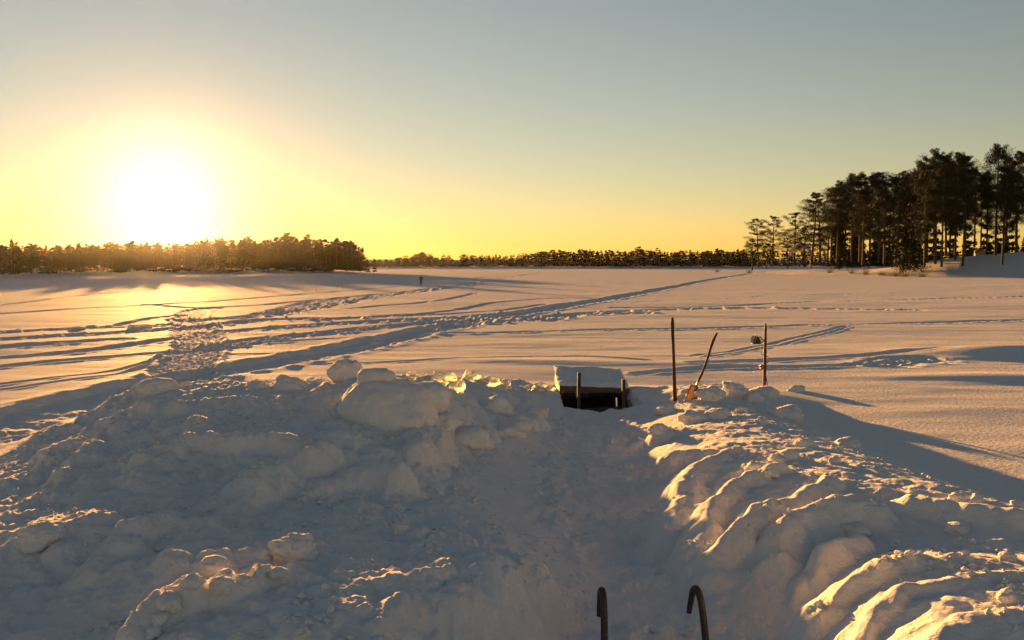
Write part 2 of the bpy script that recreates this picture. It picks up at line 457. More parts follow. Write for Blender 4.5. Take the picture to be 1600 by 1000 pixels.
# tracks on the lake: (pixel polyline), half width, depth, berm, roughness
TRACKS = [
    (((-60, 690), (60, 645), (190, 612), (330, 585), (480, 558), (620, 528), (740, 502), (850, 483), (950, 467), (1060, 447), (1130, 434), (1200, 424)), 1.15, .17, .09, .03),
    (((-20, 492), (120, 483), (250, 476), (400, 466), (520, 456), (600, 450), (660, 445)), .55, .12, .04, .0),
    (((-20, 478), (60, 470), (150, 459), (260, 452)), .5, .10, .04, .0),
    (((300, 500), (380, 497), (440, 488), (490, 474), (560, 464), (640, 456), (720, 446), (790, 434), (850, 426)), 1.3, .10, .05, .10),
    (((440, 490), (500, 480), (580, 466), (660, 455), (750, 446)), 1.0, .08, .05, .10),
    (((230, 476), (290, 481), (350, 480), (420, 476), (500, 468)), .5, .10, .03, .02),
    (((560, 545), (640, 524), (760, 521), (870, 518), (1000, 514), (1150, 511), (1300, 507), (1450, 503), (1650, 499)), .42, .10, .05, .01),
    (((850, 500), (930, 488), (1040, 483), (1160, 481), (1300, 482), (1420, 484)), 1.0, .07, .04, .09),
    (((700, 512), (800, 500), (900, 492), (1010, 488)), 1.0, .06, .04, .09),
    (((960, 480), (1100, 479), (1250, 473), (1420, 468), (1650, 462)), .45, .09, .03, .0),
    (((860, 476), (1000, 472), (1200, 463), (1400, 458)), .35, .05, .02, .0),
    (((1085, 558), (1150, 548), (1220, 532), (1280, 518), (1320, 509)), .16, .06, .03, .01),
    (((1100, 561), (1165, 550), (1235, 534), (1290, 520), (1325, 510)), .13, .06, .03, .01),
    (((1090, 570), (1200, 566), (1300, 560), (1400, 553), (1500, 549)), .45, .08, .03, .01),
    (((1000, 585), (1130, 576), (1260, 575), (1350, 571), (1440, 563)), .35, .07, .04, .03),
    (((1380, 572), (1420, 563), (1450, 566)), .9, .05, .04, .045),
    (((620, 496), (700, 486), (780, 473), (860, 466), (950, 466)), .5, .09, .03, .01),
    (((540, 483), (600, 478), (660, 474), (710, 466), (745, 458)), .5, .08, .03, .05),
    (((520, 500), (640, 494), (760, 487), (850, 476)), .4, .07, .03, .01),
    (((-20, 612), (100, 597), (180, 586), (230, 574), (262, 560)), .17, .09, .03, .01),
    (((-20, 604), (100, 590), (180, 580), (230, 568), (262, 553)), .17, .09, .03, .01),
    (((-20, 576), (60, 568), (150, 560), (260, 551), (330, 545)), .5, .10, .04, .02),
    (((-20, 560), (100, 551), (200, 540), (270, 530)), .6, .11, .04, .03),
    (((-20, 545), (80, 538), (180, 531)), .8, .12, .05, .06),
    (((-20, 532), (90, 525), (190, 520), (290, 512), (400, 502)), .9, .10, .05, .09),
    (((-20, 521), (80, 515), (160, 512), (260, 508)), .8, .09, .05, .09),
    (((330, 545), (420, 530), (520, 520), (640, 508), (740, 498)), .9, .09, .05, .09),
    (((340, 520), (450, 512), (560, 505), (700, 498), (800, 490)), 1.1, .08, .05, .10),
    (((330, 508), (420, 500), (540, 499), (640, 492)), .9, .07, .05, .09),
    (((340, 540), (430, 536), (520, 530), (600, 527)), .4, .09, .03, .01),
    (((350, 556), (460, 552), (560, 540)), .3, .06, .02, .0),
    (((500, 572), (620, 568), (760, 560), (900, 558), (1010, 566)), .25, .05, .02, .0),
    (((700, 446), (800, 443), (900, 444), (1000, 443)), .8, .08, .03, .02),
    (((720, 437), (800, 430), (900, 427), (1020, 424), (1150, 422)), 1.5, .14, .05, .02),
    (((170, 512), (240, 498), (290, 492)), .5, .08, .03, .03),
]
CHURN = (((285, 610), (285, 585), (300, 560), (315, 540), (305, 520), (298, 500), (305, 487), (330, 482)), 1.0)

HOLE = (at(930, 620).x, 25.3)        # centre of the ice hole
HOLE_R = (0.90, 1.75)

P_HEAP = np.array([tuple(at(u, v, z)) for u, v, z in HEAP] + [tuple(p) for p in HEAP_W])
C_HEAP = 0.25
W_HEAP = np.linalg.solve(np.sqrt((P_HEAP[:, None, 0] - P_HEAP[None, :, 0]) ** 2 + (P_HEAP[:, None, 1] - P_HEAP[None, :, 1]) ** 2 + C_HEAP ** 2) - np.eye(len(P_HEAP)) * 0.05, P_HEAP[:, 2])
RIDGE_LINES = [(np.array(catmull([tuple(at(u, v, z)) for u, v, z in px], 4)), r * 1.14, ex) for px, r, ex in RIDGES]
TRACK_LINES = [(np.array(catmull([tuple(at(u, v, 0)) for u, v in px], 4)), hw, dep, berm, rgh) for px, hw, dep, berm, rgh in TRACKS]
CHURN_LINE = np.array(catmull([tuple(at(u, v, 0)) for u, v in CHURN[0]], 4))

def near_height(X, Y):
    P, wgt, c = P_HEAP, W_HEAP, C_HEAP
    H = np.zeros(X.shape)
    for i in range(len(P)):
        H += wgt[i] * np.sqrt((X - P[i, 0]) ** 2 + (Y - P[i, 1]) ** 2 + c * c)
    fade = smooth((9.5 - np.abs(X + 1.2)) / 3.0) * smooth((29 - Y) / 3.0)
    fade = np.maximum(fade, smooth((10.5 - Y) / 3) * smooth((14 - np.abs(X)) / 4))
    H = smax(np.minimum(H, 1.5), np.full(H.shape, -.11), .10) * fade
    # ridges, wobbled a little
    wx = X + 0.14 * noise(X * 1.4, Y * 1.4, 71) + 0.06 * noise(X * 5, Y * 5, 72)
    wy = Y + 0.14 * noise(X * 1.4, Y * 1.4, 73) + 0.06 * noise(X * 5, Y * 5, 74)
    for pl, r, ex in RIDGE_LINES:
        pa = pl
        bb = (X > pa[:, 0].min() - r * 1.5) & (X < pa[:, 0].max() + r * 1.5) & (Y > pa[:, 1].min() - r * 1.5) & (Y < pa[:, 1].max() + r * 1.5)
        if not bb.any(): continue
        d, z, s, al = poly_dist(wx[bb], wy[bb], pl)
        cnt = (z + .3) * np.clip(1 - (d / r) ** 2, 0, 1) ** ex - .3
        H[bb] = smax(H[bb], cnt, 0.09)
    # how much of the surface is loose shovelled snow
    heap = smooth((H - 0.10) / 0.25)
    path = smooth((0.08 - H) / 0.08) * smooth((3.4 - X) / .6) * smooth((X + 1.5) / 1.0) * smooth((25 - Y) / 2)
    rough_left = smooth((1.9 - X) / 0.6)
    lump = domes(X + .08 * noise(X * 4, Y * 4, 5), Y + .08 * noise(X * 4, Y * 4, 6), 0.75, 21, 0.34) * .13 + domes(X + .03 * noise(X * 9, Y * 9, 7), Y, 0.38, 31, 0.32) * .07 + domes(X, Y, 0.19, 41, 0.3) * .032
    lump = lump * smooth((noise(X * .55, Y * .55, 77) + .35) / .8)
    H = H + heap * lump * (0.35 + 0.55 * rough_left) 
    n1 = fbm(X, Y, 1.1, 3, 100) * .075 + fbm(X, Y, .30, 3, 120) * .046 + fbm(X, Y, .09, 2, 125) * .015 * rough_left
    H = H + heap * n1 * (0.48 + .62 * rough_left)
    # grit of frozen crumbs on the steep sides of the right bank
    H = H + heap * (1 - rough_left) * np.maximum(0, noise(X * .8, Y * .8, 55)) * fbm(X, Y, .12, 2, 140) * .020
    # foot prints and kicked snow on the path
    H = H + path * (fbm(X, Y, .45, 3, 200) * .060 + fbm(X, Y, .16, 2, 210) * .026 + domes(X, Y, 0.45, 230, .35) * .05)
    return H, heap

def wear(X, Y):
    return smooth((noise(X * .1, Y * .1, 808) + .3) / .6)

def lake_height(X, Y):
    H = fbm(X * .45, Y, 6.0, 3, 300) * .045 + fbm(X * .5, Y * 1.3, 1.6, 2, 320) * .010
    H = H + fbm(X * .35, Y, 24.0, 2, 340) * .07
    for pl, hw, dep, berm, rgh in TRACK_LINES:
        pa = pl
        r = hw * 2.2 + .3
        bb = (X > pa[:, 0].min() - r) & (X < pa[:, 0].max() + r) & (Y > pa[:, 1].min() - r) & (Y < pa[:, 1].max() + r)
        if not bb.any(): continue
        x, y = X[bb], Y[bb]
        d, z, s, al = poly_dist(x + .12 * noise(x * .7, y * .35, 9), y + .2 * noise(x * .5, y * .3, 10), pl)
        # farther away the rows of the sheet are wider apart: a groove never gets narrower than they are
        prof = -dep * (1 - smooth((d - hw * .72) / (hw * .45)))
        brm = berm * np.exp(-((d - hw * 1.25) / (hw * .28 + .05)) ** 2) * (0.6 + .6 * noise(x * 1.3, y * .9, 12))
        add = prof + brm
        if rgh > 0:
            m = 1 - smooth((d - hw * .8) / (hw * .7))
            add = add * (1 - min(.7, rgh * 6)) + m * rgh * 2.0 * (fbm(x, y * .8, 1.0, 4, 400, .68) * (.55 + .6 * wear(x * 3, y * 3)) - .3)
        H[bb] = H[bb] + add
    cb = (Y < 90) & (Y > 24) & (X < -3) & (X > -40)
    d = np.full(X.shape, 99.0)
    if cb.any(): d[cb] = poly_dist(X[cb], Y[cb], CHURN_LINE)[0]
    m = 1 - smooth((d - CHURN[1] * .85) / .35)
    H = H + m * (fbm(X, Y * .9, .22, 3, 500, .7) * .050 - .075) + .05 * np.exp(-((d - 1.15) / .18) ** 2) * (.6 + noise(X * 2, Y * 2, 8))
    # wind drifts on the right
    for (u, v), (rx, ry), h in (((1590, 556), (4.0, 2.2), .42), ((1560, 592), (4.0, 1.1), .10), ((820, 566), (6.0, 1.0), .06), ((1040, 572), (7.0, .8), .04)):
        c = at(u, v, 0)
        q = ((X - c.x) / rx) ** 2 + ((Y - c.y + .12 * (X - c.x)) / ry) ** 2
        H = H + h * np.exp(-q * 1.2)
    return H

# shore lines, seen from above (world metres); land lies on the far side
SHORE_L = [(-420, 60), (-190, 175), (-122, 205), (-112, 235), (-104, 265), (-96, 300), (-84, 345), (-66, 385), (-60, 400), (-75, 430), (-160, 520), (-420, 640)]
SHORE_C = [(-900, 860), (-420, 900), (-140, 930), (0, 985), (140, 1000), (320, 930), (600, 860), (1100, 800)]
SHORE_R = [(600, 190), (260, 235), (150, 262), (124, 280), (112, 310), (104, 345), (104, 385), (107, 420), (118, 440), (150, 445), (260, 470), (600, 520)]

def inside(X, Y, poly):
    n = len(poly); c = np.zeros(X.shape, bool)
    j = n - 1
    for i in range(n):
        xi, yi = poly[i]; xj, yj = poly[j]
        m = ((yi > Y) != (yj > Y)) & (X < (xj - xi) * (Y - yi) / (yj - yi + 1e-9) + xi)
        c ^= m; j = i
    return c

def land_height(X, Y):
    H = np.full(X.shape, -50.0)
    wob = 5 * noise(X / 22, Y / 22, 600) + 2 * noise(X / 7, Y / 7, 601)
    for line, close, top, run in ((SHORE_L, None, 2.6, 30.0), (SHORE_R, None, 5.2, 24.0)):
        d, z, s, al = poly_dist(X, Y, [(x, y, 0) for x, y in line])
        sd = np.where(inside(X, Y, line), d, -d) + wob * .5
        if line is SHORE_R: top = 1.3 + (top - 1.3) * smooth((352 - Y) / 62)
        H = np.maximum(H, np.where(sd > -8, top * smooth(sd / run) ** .9 + .35 * smooth((sd + 2) / 4) - .1 * (sd < -2), -50))
        if line is SHORE_R:
            H = H + np.where(sd > 0, 3.0 * smooth((X - 118) / 60) * smooth((352 - Y) / 62) * smooth(sd / 30), 0)
    d, z, s, al = poly_dist(X, Y, [(x, y, 0) for x, y in SHORE_C])
    yc = np.interp(X, [p[0] for p in SHORE_C], [p[1] for p in SHORE_C])
    sd = Y - yc
    H = np.maximum(H, np.where(sd > -20, 9.0 * smooth(sd / 260) + 1.2 * smooth((sd + 4) / 18) - .4 * (sd < -4), -50))
    return H

def ground_height(X, Y):
    H = np.zeros(X.shape)
    Rr = np.sqrt(X * X + Y * Y)
    lake = lake_height(X, Y) * smooth((Rr - 3) / 6)
    near = (Y > 1) & (Y < 30) & (np.abs(X) < 16)
    NH = np.zeros(X.shape); heap = np.zeros(X.shape)
    NH[near], heap[near] = near_height(X[near], Y[near])
    H = NH + lake * (1 - smooth(np.abs(NH) / .25))
    # ice hole, sawn through
    q = np.maximum(np.abs((X - HOLE[0]) / HOLE_R[0] + .10 * noise(X * 3, Y * 3, 15)), np.abs((Y - HOLE[1]) / HOLE_R[1] + .10 * noise(X * 3, Y * 3, 16)))
    H = H * (1 - smooth((1.35 - q) / .3) * .35) - .9 * smooth((1.08 - q) / .12)
    L = Rr > 100
    if L.any(): H[L] = np.maximum(H[L], land_height(X[L], Y[L]))
    return H

def build_ground():
    half = R(37)
    fine = np.linspace(-half, half, 1000)
    coarse = np.concatenate([np.linspace(half, 2 * math.pi - half, 90)[1:-1]])
    th = np.concatenate([fine, coarse])
    nf = len(th)
    r_near = np.exp(np.arange(math.log(4.6), math.log(27.5), 0.0040))
    v = np.arange(CAM_H * FPX / 27.5, CAM_H * FPX / 420, -0.40)
    r_mid = CAM_H * FPX / v
    r_far = np.concatenate([np.arange(425, 700, 14.0), np.arange(700, 1400, 30.0), [1500, 1800, 2500, 4000, 7000, 12000, 20000]])
    rr = np.concatenate([[0.3, 1.0, 2.0, 3.0, 3.6, 4.1], r_near, r_mid, r_far])
    T, RR = np.meshgrid(th, rr)
    X, Y = np.sin(T) * RR, np.cos(T) * RR
    H = ground_height(X.ravel(), Y.ravel()).reshape(X.shape)
    V = np.stack([X, Y, H], -1).reshape(-1, 3)
    nr = len(rr)
    i = np.arange(nr - 1)[:, None] * nf; j = np.arange(nf)[None, :]; j1 = (j + 1) % nf
    F = np.stack([i + j, i + nf + j, i + nf + j1, i + j1], -1).reshape(-1, 4)[:, ::-1]
    me = mesh_np('snow_covered_lake', V, F, M['snow'])
    o = link('snow_covered_lake', me)
    tag(o, 'snow-covered frozen lake with shovelled heaps, trodden path and vehicle tracks', 'snow', kind='structure')
    return o, T, RR

GROUND, _, _ = build_ground()

def gz(x, y):
    return float(ground_height(np.array([float(x)]), np.array([float(y)]))[0])

def drop(u, v, z0=0.3):
    """where the sight line of a pixel meets the ground sheet"""
    d = Vector(ray(u, v)); t = 3.0 / d.y
    ts = np.linspace(4.5 / d.y, 60 / d.y, 3000)
    X, Y, Z = d.x * ts, d.y * ts, CAM_H + d.z * ts
    g = ground_height(X, Y)
    k = np.argmax(Z < g)
    return Vector((X[k], Y[k], g[k]))

# ------------------------------------------------------------------ open water in the ice hole
def build_water():
    n = 24
    xs = np.linspace(-1.2, 1.2, n); ys = np.linspace(-2.1, 2.1, n)
    X, Y = np.meshgrid(xs, ys)
    V = np.stack([X, Y, np.zeros_like(X)], -1).reshape(-1, 3)
    i = np.arange(n - 1)[:, None] * n; j = np.arange(n - 1)[None, :]
    F = np.stack([i + j, i + j + 1, i + n + j + 1, i + n + j], -1).reshape(-1, 4)
    o = link('water', mesh_np('water', V, F, M['water']), loc=(HOLE[0], HOLE[1], -.13))
    tag(o, 'dark open water in the sawn ice hole', 'water', kind='structure')
build_water()

# ------------------------------------------------------------------ trees
def leaf_tris(c, rad, n, size, r, flat=0.5):
    """n small needle tufts round centre c"""
    d = r.normal(size=(n, 3)); d /= np.linalg.norm(d, axis=1)[:, None] + 1e-9
    p = np.asarray(c) + d * (r.random(n) ** .45)[:, None] * np.array([rad, rad, rad * flat])
    a = r.normal(size=(n, 3)) + d * .6; a /= np.linalg.norm(a, axis=1)[:, None]
    b = np.cross(a, r.normal(size=(n, 3))); b /= np.linalg.norm(b, axis=1)[:, None] + 1e-9
    L = size * (0.6 + .8 * r.random(n))[:, None]
    w = L * .34
    return np.stack([p - a * L * .5 - b * w * .5, p - a * L * .3 + b * w * .6, p + a * L * .6], 1).reshape(-1, 3)

def limb(p0, p1, r0, r1, sides=5, bend=None):
    p0, p1 = np.asarray(p0, float), np.asarray(p1, float)
    mid = (p0 + p1) / 2 + (bend if bend is not None else 0)
    P = [p0, mid, p1]; Rr = [r0, (r0 + r1) / 2, r1]
    V, F = [], []
    for i, p in enumerate(P):
        t = P[min(i + 1, 2)] - P[max(i - 1, 0)]; t /= np.linalg.norm(t) + 1e-9
        s = np.cross(t, [0.3, 0.2, .93]); s /= np.linalg.norm(s) + 1e-9; w = np.cross(t, s)
        for k in range(sides):
            a = 2 * math.pi * k / sides
            V.append(p + Rr[i] * (math.cos(a) * s + math.sin(a) * w))
    for i in range(2):
        for k in range(sides):
            F.append((i * sides + k, i * sides + (k + 1) % sides, (i + 1) * sides + (k + 1) % sides, (i + 1) * sides + k))
    return np.array(V), np.array(F)

def trunk_parts(H, r0, r, lean=.5, segs=9, sides=9):
    zs = np.linspace(-0.6, H * .97, segs)
    ox = lean * (r.normal() * (zs / H) ** 1.5 + .35 * np.sin(zs / H * 5 + r.random() * 6) * (zs / H))
    oy = lean * (r.normal() * (zs / H) ** 1.5 + .35 * np.sin(zs / H * 4 + r.random() * 6) * (zs / H))
    V, F = [], []
    for i, z in enumerate(zs):
        rr = r0 * (1 - .9 * max(0, z) / H) ** .8 * (1.25 if i == 0 else 1)
        for k in range(sides):
            a = 2 * math.pi * k / sides
            V.append((ox[i] + rr * math.cos(a), oy[i] + rr * math.sin(a), z))
    for i in range(segs - 1):
        for k in range(sides):
            F.append((i * sides + k, i * sides + (k + 1) % sides, (i + 1) * sides + (k + 1) % sides, (i + 1) * sides + k))
    return np.array(V), np.array(F), lambda z: np.array([np.interp(z, zs, ox), np.interp(z, zs, oy), z])

def tree_data(seed, H, kind, c0, Rc, levels, per, tufts, size, rough=1.0):
    """kind pine: irregular open crown of flat plates; spruce: cone. returns trunk (V,F), crown triangles"""
    r = np.random.default_rng(seed)
    TV, TF, axis = trunk_parts(H, H * .0125 + .05, r, lean=.5 if kind == 'pine' else .12)
    Vs, Fs, n0 = [], [], 0
    leaves = []
    for i in range(levels):
        t = (i + .5 * r.random()) / levels
        z = H * (c0 + (1 - c0) * t)
        if kind == 'pine':
            prof = (math.sin(math.pi * min(1, .22 + .78 * t)) ** .7) * (0.55 + .6 * r.random())
        else:
            prof = (1 - t) ** .85 * (.8 + .3 * r.random()) + .05
        n = max(2, int(round(per * (0.7 + .6 * r.random()))))
        a0 = r.random() * 6.28
        for k in range(n):
            a = a0 + 6.28 * k / n + r.normal() * .35
            L = Rc * prof * (.65 + .5 * r.random())
            b0 = axis(z)
            rise = (0.10 + .45 * t + .25 * r.normal()) * L if kind == 'pine' else -0.28 * L * (1 - t)
            tip = b0 + np.array([math.cos(a) * L, math.sin(a) * L, rise + r.normal() * .15])
            V, F = limb(b0, tip, .02 + .035 * (1 - t) * H / 20, .012, 4, np.array([0, 0, -.08 * L if kind == 'pine' else .06 * L]))
            Vs.append(V); Fs.append(F + n0); n0 += len(V)
            fr = (.55, .8, 1.0) if L > .9 else (.95,)
            for f in fr:
                c = b0 + (tip - b0) * f + r.normal(size=3) * .12
                leaves.append(leaf_tris(c, (.34 * L * (1.15 - .3 * f) + .28) * rough, tufts, size, r, .60 if kind == 'pine' else .55))
    leaves.append(leaf_tris(axis(H * .975), .45 if kind == 'pine' else .22, tufts * 2, size, r, 1.0))
    L = np.concatenate(leaves)
    return (TV, TF), (np.concatenate(Vs), np.concatenate(Fs)), L

def tree_meshes(name, leafmat, *a, **k):
    T, B, L = tree_data(*a, **k)
    tm = mesh_np(name + '_trunk', *T, M['bark'])
    bm_ = mesh_np(name + '_branches', *B, M['bark'])
    cm = mesh_np(name + '_crown', L, np.arange(len(L)).reshape(-1, 3), leafmat, False)
    return tm, cm, bm_

def place_tree(name, meshes, x, y, h, h0, label, group, rz=None, wide=1.0, branches=False):
    z = gz(x, y) - .05
    e = empty(name, (x, y, z), rng.random() * 6.28 if rz is None else rz)
    s = h / h0
    e.scale = (s * wide, s * wide, s)
    tag(e, label, 'tree', group)
    link('trunk', meshes[0], e); link('crown', meshes[1], e)
    if branches: link('branches', meshes[2], e)['kind'] = 'stuff'
    return e

# tall pines of the stand
PINE_TALL = [tree_meshes('tall_pine', M['needles'], 40 + i, 20.0, 'pine', (.42, .48, .36, .52, .40, .33)[i], (3.4, 3.8, 3.1, 3.9, 3.4, 3.0)[i], 14, 5, 95, .23) for i in range(6)]
PINE_OPEN = [tree_meshes('open_pine', M['needles'], 60 + i, 20.0, 'pine', (.30, .34, .27, .38)[i], 4.2, 13, 4, 90, .23, rough=.72) for i in range(4)]
SPRUCE = [tree_meshes('dense_spruce', M['spruce'], 80 + i, 12.0, 'spruce', .06, 2.3, 17, 6, 16, .42) for i in range(3)]
STAND_LABEL = 'tall dark pine with bare lower trunk in the dense stand on the point'
SPRUCE_LABEL = 'low dark spruce filling the gaps under the pine stand'
tip = [(1186, 341, 418), (1208, 338, 412), (1176, 372, 406), (1198, 380, 409), (1232, 371, 398), (1243, 332, 395), (1258, 356, 388), (1270, 301, 368), (1283, 313, 374), (1294, 330, 366)]
TIP_LABELS = ['tall pine of the pair at the very end of the wooded point'] * 2 + ['short bushy pine under the pair at the very end of the point'] * 2 + ['short crooked pine between the end pair and the bent tree', 'slim pine rising straight above the bent snow-laden tree', 'short pine just behind the bent snow-laden tree'] + ['tall open pine where the thin tip meets the dense stand'] * 3
for i, (u, v, d) in enumerate(tip):
    p = at_d(u, v, d)
    g = gz(p.x, p.y)
    place_tree('pine_tree', PINE_OPEN[i % 4], p.x, p.y, p.z - g, 20.0, TIP_LABELS[i], 'pines at the tip of the point', wide=1.25 if v < 350 else 1.45, branches=True)
stand = [(1300, 292, 352), (1310, 284, 346), (1322, 286, 350), (1333, 276, 340), (1346, 270, 332), (1362, 273, 336), (1376, 267, 326), (1391, 276, 330), (1406, 267, 318), (1420, 276, 312), (1413, 296, 300), (1384, 290, 310), (1350, 295, 320),
         (1438, 254, 300), (1452, 245, 290), (1466, 240, 284), (1482, 239, 292), (1497, 236, 284), (1512, 241, 292), (1526, 262, 300), (1545, 268, 288), (1560, 231, 280), (1576, 244, 290), (1593, 234, 280), (1612, 236, 284), (1632, 244, 280), (1655, 236, 276),
         (1475, 262, 274), (1508, 262, 276), (1448, 270, 280), (1536, 276, 310), (1590, 268, 300), (1680, 246, 274), (1710, 240, 272), (1570, 262, 272), (1488, 250, 312), (1462, 256, 318), (1430, 268, 322)]
for i, (u, v, d) in enumerate(stand):
    p = at_d(u, v, d)
    g = gz(p.x, p.y)
    place_tree('pine_tree', PINE_TALL[i % 6], p.x, p.y, p.z - g, 20.0, 'round-topped pine standing clear above its neighbours in the dense stand' if u == 1560 else STAND_LABEL, 'tall pines of the stand on the point', wide=.95 if u < 1430 else .80, branches=True)
for i, (u, v, d) in enumerate([(1312, 346, 350), (1334, 352, 345), (1372, 350, 335), (1398, 346, 326), (1424, 308, 292), (1412, 338, 300), (1342, 330, 352), (1545, 372, 300), (1558, 378, 296), (1575, 374, 300), (1590, 380, 296), (1600, 370, 304), (1625, 376, 298)]):
    p = at_d(u, v, d)
    g = gz(p.x, p.y)
    place_tree('spruce_tree', SPRUCE[i % 3], p.x, p.y, max(3.0, p.z - g), 12.0, SPRUCE_LABEL, 'spruces under the pine stand', wide=1.0)

# forest on the shore under the sun, and the distant shore across the lake
LOW = [tree_meshes('shore_conifer', M['spruce'], 120 + i, 12.0, 'spruce' if i % 2 else 'pine', (.12, .05, .20, .04)[i], (2.3, 2.1, 2.4, 1.9)[i], 12, 5, 30, .40) for i in range(4)]
FAR = [tree_meshes('distant_conifer', M['needles'], 140 + i, 18.0, 'pine' if i % 3 else 'spruce', (.08, .16, .22, .12)[i], (3.4, 4.0, 4.2, 3.8)[i], 9, 5, 16, .8) for i in range(4)]

def top_line(u, table):
    return float(np.interp(u, [a for a, b in table], [b for a, b in table]))
LEFT_TOP = [(-250, 380), (0, 380), (60, 384), (150, 381), (260, 380), (330, 376), (400, 374), (470, 371), (530, 373), (560, 386), (585, 398)]
LEFT_D = [(-250, 150), (0, 222), (200, 270), (400, 335), (580, 392)]
def forest_row(n, u0, u1, depth0, depth1, jit, seed, fn):
    r = np.random.default_rng(seed)
    for i in range(n):
        u = u0 + (u1 - u0) * (i + .5 + r.normal() * .3) / n
        fn(u, depth0 + (depth1 - depth0) * r.random(), r.normal() * jit, int(r.integers(0, 4)), r.random())
LEFT_LABEL = 'backlit conifer in the low forest under the setting sun'
def left_tree(u, dd, dv, k, q):
    d = top_line(u, LEFT_D) + dd
    v = top_line(u, LEFT_TOP) + dv + 2.0
    p = at_d(u, v, d)
    place_tree('shore_conifer', LOW[k], p.x, p.y, max(4, p.z - gz(p.x, p.y)), 12.0, LEFT_LABEL, 'conifers of the forest under the sun', wide=1.0 + .35 * q)
forest_row(75, -30, 588, 3, 10, 5.5, 1, left_tree)
forest_row(55, -40, 570, 14, 26, 4.0, 2, left_tree)
FAR_TOP = [(560, 402), (600, 405), (625, 400), (650, 397), (690, 399), (715, 404), (735, 398), (800, 398), (850, 392), (920, 390), (960, 392), (1030, 392), (1130, 390), (1180, 391), (1300, 392), (1700, 388)]
FAR_LABEL = 'small conifer in the distant forest across the lake'
def far_tree(u, dd, dv, k, q):
    yc = float(np.interp((u - 800) / FPX * 960, [p[0] for p in SHORE_C], [p[1] for p in SHORE_C]))
    d = yc + dd
    p = at_d(u, top_line(u, FAR_TOP) + dv + 1.0, d)
    place_tree('distant_conifer', FAR[k], p.x, p.y, max(6, p.z - gz(p.x, p.y)), 18.0, FAR_LABEL, 'conifers of the distant forest', wide=1.4 + .5 * q)
forest_row(110, 585, 1175, 8, 34, 2.4, 3, far_tree)

def forest_mass(name, label, specs, mesh_args, H0, leafmat):
    """a wood behind that reads as one mass"""
    base = [tree_data(200 + i, H0, *mesh_args) for i in range(3)]
    VT, FT, VL = [], [], []; n0 = 0
    r = np.random.default_rng(77)
    for x, y, h in specs:
        V, F, L = base[int(r.integers(0, 3))]
        s = h / H0; a = r.random() * 6.28
        c, sn = math.cos(a), math.sin(a)
        w = max(s, .75)
        Rm = np.array([[c * w, -sn * w, 0], [sn * w, c * w, 0], [0, 0, s]])
        z = gz(x, y)
        VL.append(L @ Rm.T + (x, y, z))
    L = np.concatenate(VL)
    o = link(name, mesh_np(name, L, np.arange(len(L)).reshape(-1, 3), leafmat, False))
    tag(o, label, 'forest', kind='stuff')
r = np.random.default_rng(5)
specs = []
for i in range(170):
    u = -420 + 980 * (i + r.random()) / 170
    d = top_line(u, LEFT_D) + 26 + 30 * r.random()
    p = at_d(u, top_line(u, LEFT_TOP) + 4 + r.normal() * 3, d)
    specs.append((p.x, p.y, max(4, p.z - gz(p.x, p.y))))
forest_mass('forest', 'dense backlit wood behind the shore conifers under the sun', specs, ('spruce', .02, 3.0, 8, 4, 12, 1.0), 12.0, M['spruce'])
specs = []
for i in range(300):
    u = 330 + 1450 * (i + r.random()) / 300
    yc = float(np.interp((u - 800) / FPX * 960, [p[0] for p in SHORE_C], [p[1] for p in SHORE_C]))
    d = yc + 12 + 60 * r.random()
    p = at_d(u, top_line(u, FAR_TOP) + 2.5 + r.normal() * 1.8, d)
    specs.append((p.x, p.y, max(6, p.z - gz(p.x, p.y))))
forest_mass('forest', 'far wood along the shore across the lake', specs, ('spruce', -.03, 6.0, 7, 4, 10, 1.9), 18.0, M['needles'])
specs = []
for i in range(40):
    u = 1300 + 470 * (i + r.random()) / 40
    d = 352 + 60 * r.random()
    p = at_d(u, 358 + r.normal() * 10, d)
    specs.append((p.x, p.y, max(5, p.z - gz(p.x, p.y))))
forest_mass('forest', 'dark undergrowth deep inside the pine stand on the point', specs, ('spruce', .03, 2.4, 8, 4, 12, .9), 12.0, M['spruce'])

# ------------------------------------------------------------------ snow lumps and broken ice
from mathutils import noise as mnoise
def lump_mesh(name, seed, radii, material, level=3, amp=.22, freq=1.3, facet=False, flat_top=0.0):
    bm = bmesh.new(); bmesh.ops.create_icosphere(bm, subdivisions=level, radius=1.0)
    off = Vector((seed * 3.17, seed * 1.71, seed * 5.3))
    rr = random.Random(seed)
    planes = []
    if facet:
        for _ in range(13):
            d = Vector([rr.gauss(0, 1) for _ in range(3)]).normalized()
            planes.append((d, rr.uniform(.50, .82)))
    lobes = [(Vector((0, 0, 0)), .78)]
    if not facet:
        for _ in range(7):
            lobes.append((Vector([rr.gauss(0, 1) for _ in range(3)]).normalized() * rr.uniform(.35, .6), rr.uniform(.32, .55)))
    for v in bm.verts:
        p = v.co.copy()
        if not facet:
            dd = p.normalized(); t = 0.0; w = 0.0
            for c, q in lobes:
                cd = c.dot(dd); disc = q * q - (c.length_squared - cd * cd)
                tt = cd + math.sqrt(disc) if disc > 0 else 0.0
                e = math.exp(14 * tt); t += tt * e; w += e
            p = dd * (t / w)
        for d, h in planes:
            q = p.dot(d)
            if q > h: p -= d * (q - h)
        k = 1 + amp * mnoise.noise(p * freq + off) + amp * .5 * mnoise.noise(p * freq * 2.7 + off) + amp * .28 * mnoise.noise(p * freq * 7 + off)
        p *= k
        if flat_top and p.z > flat_top: p.z = flat_top + (p.z - flat_top) * .3
        v.co = Vector((p.x * radii[0], p.y * radii[1], p.z * radii[2]))
    me = bpy.data.meshes.new(name); bm.to_mesh(me); bm.free()
    for p in me.polygons: p.use_smooth = not facet
    me.materials.append(material)
    return me

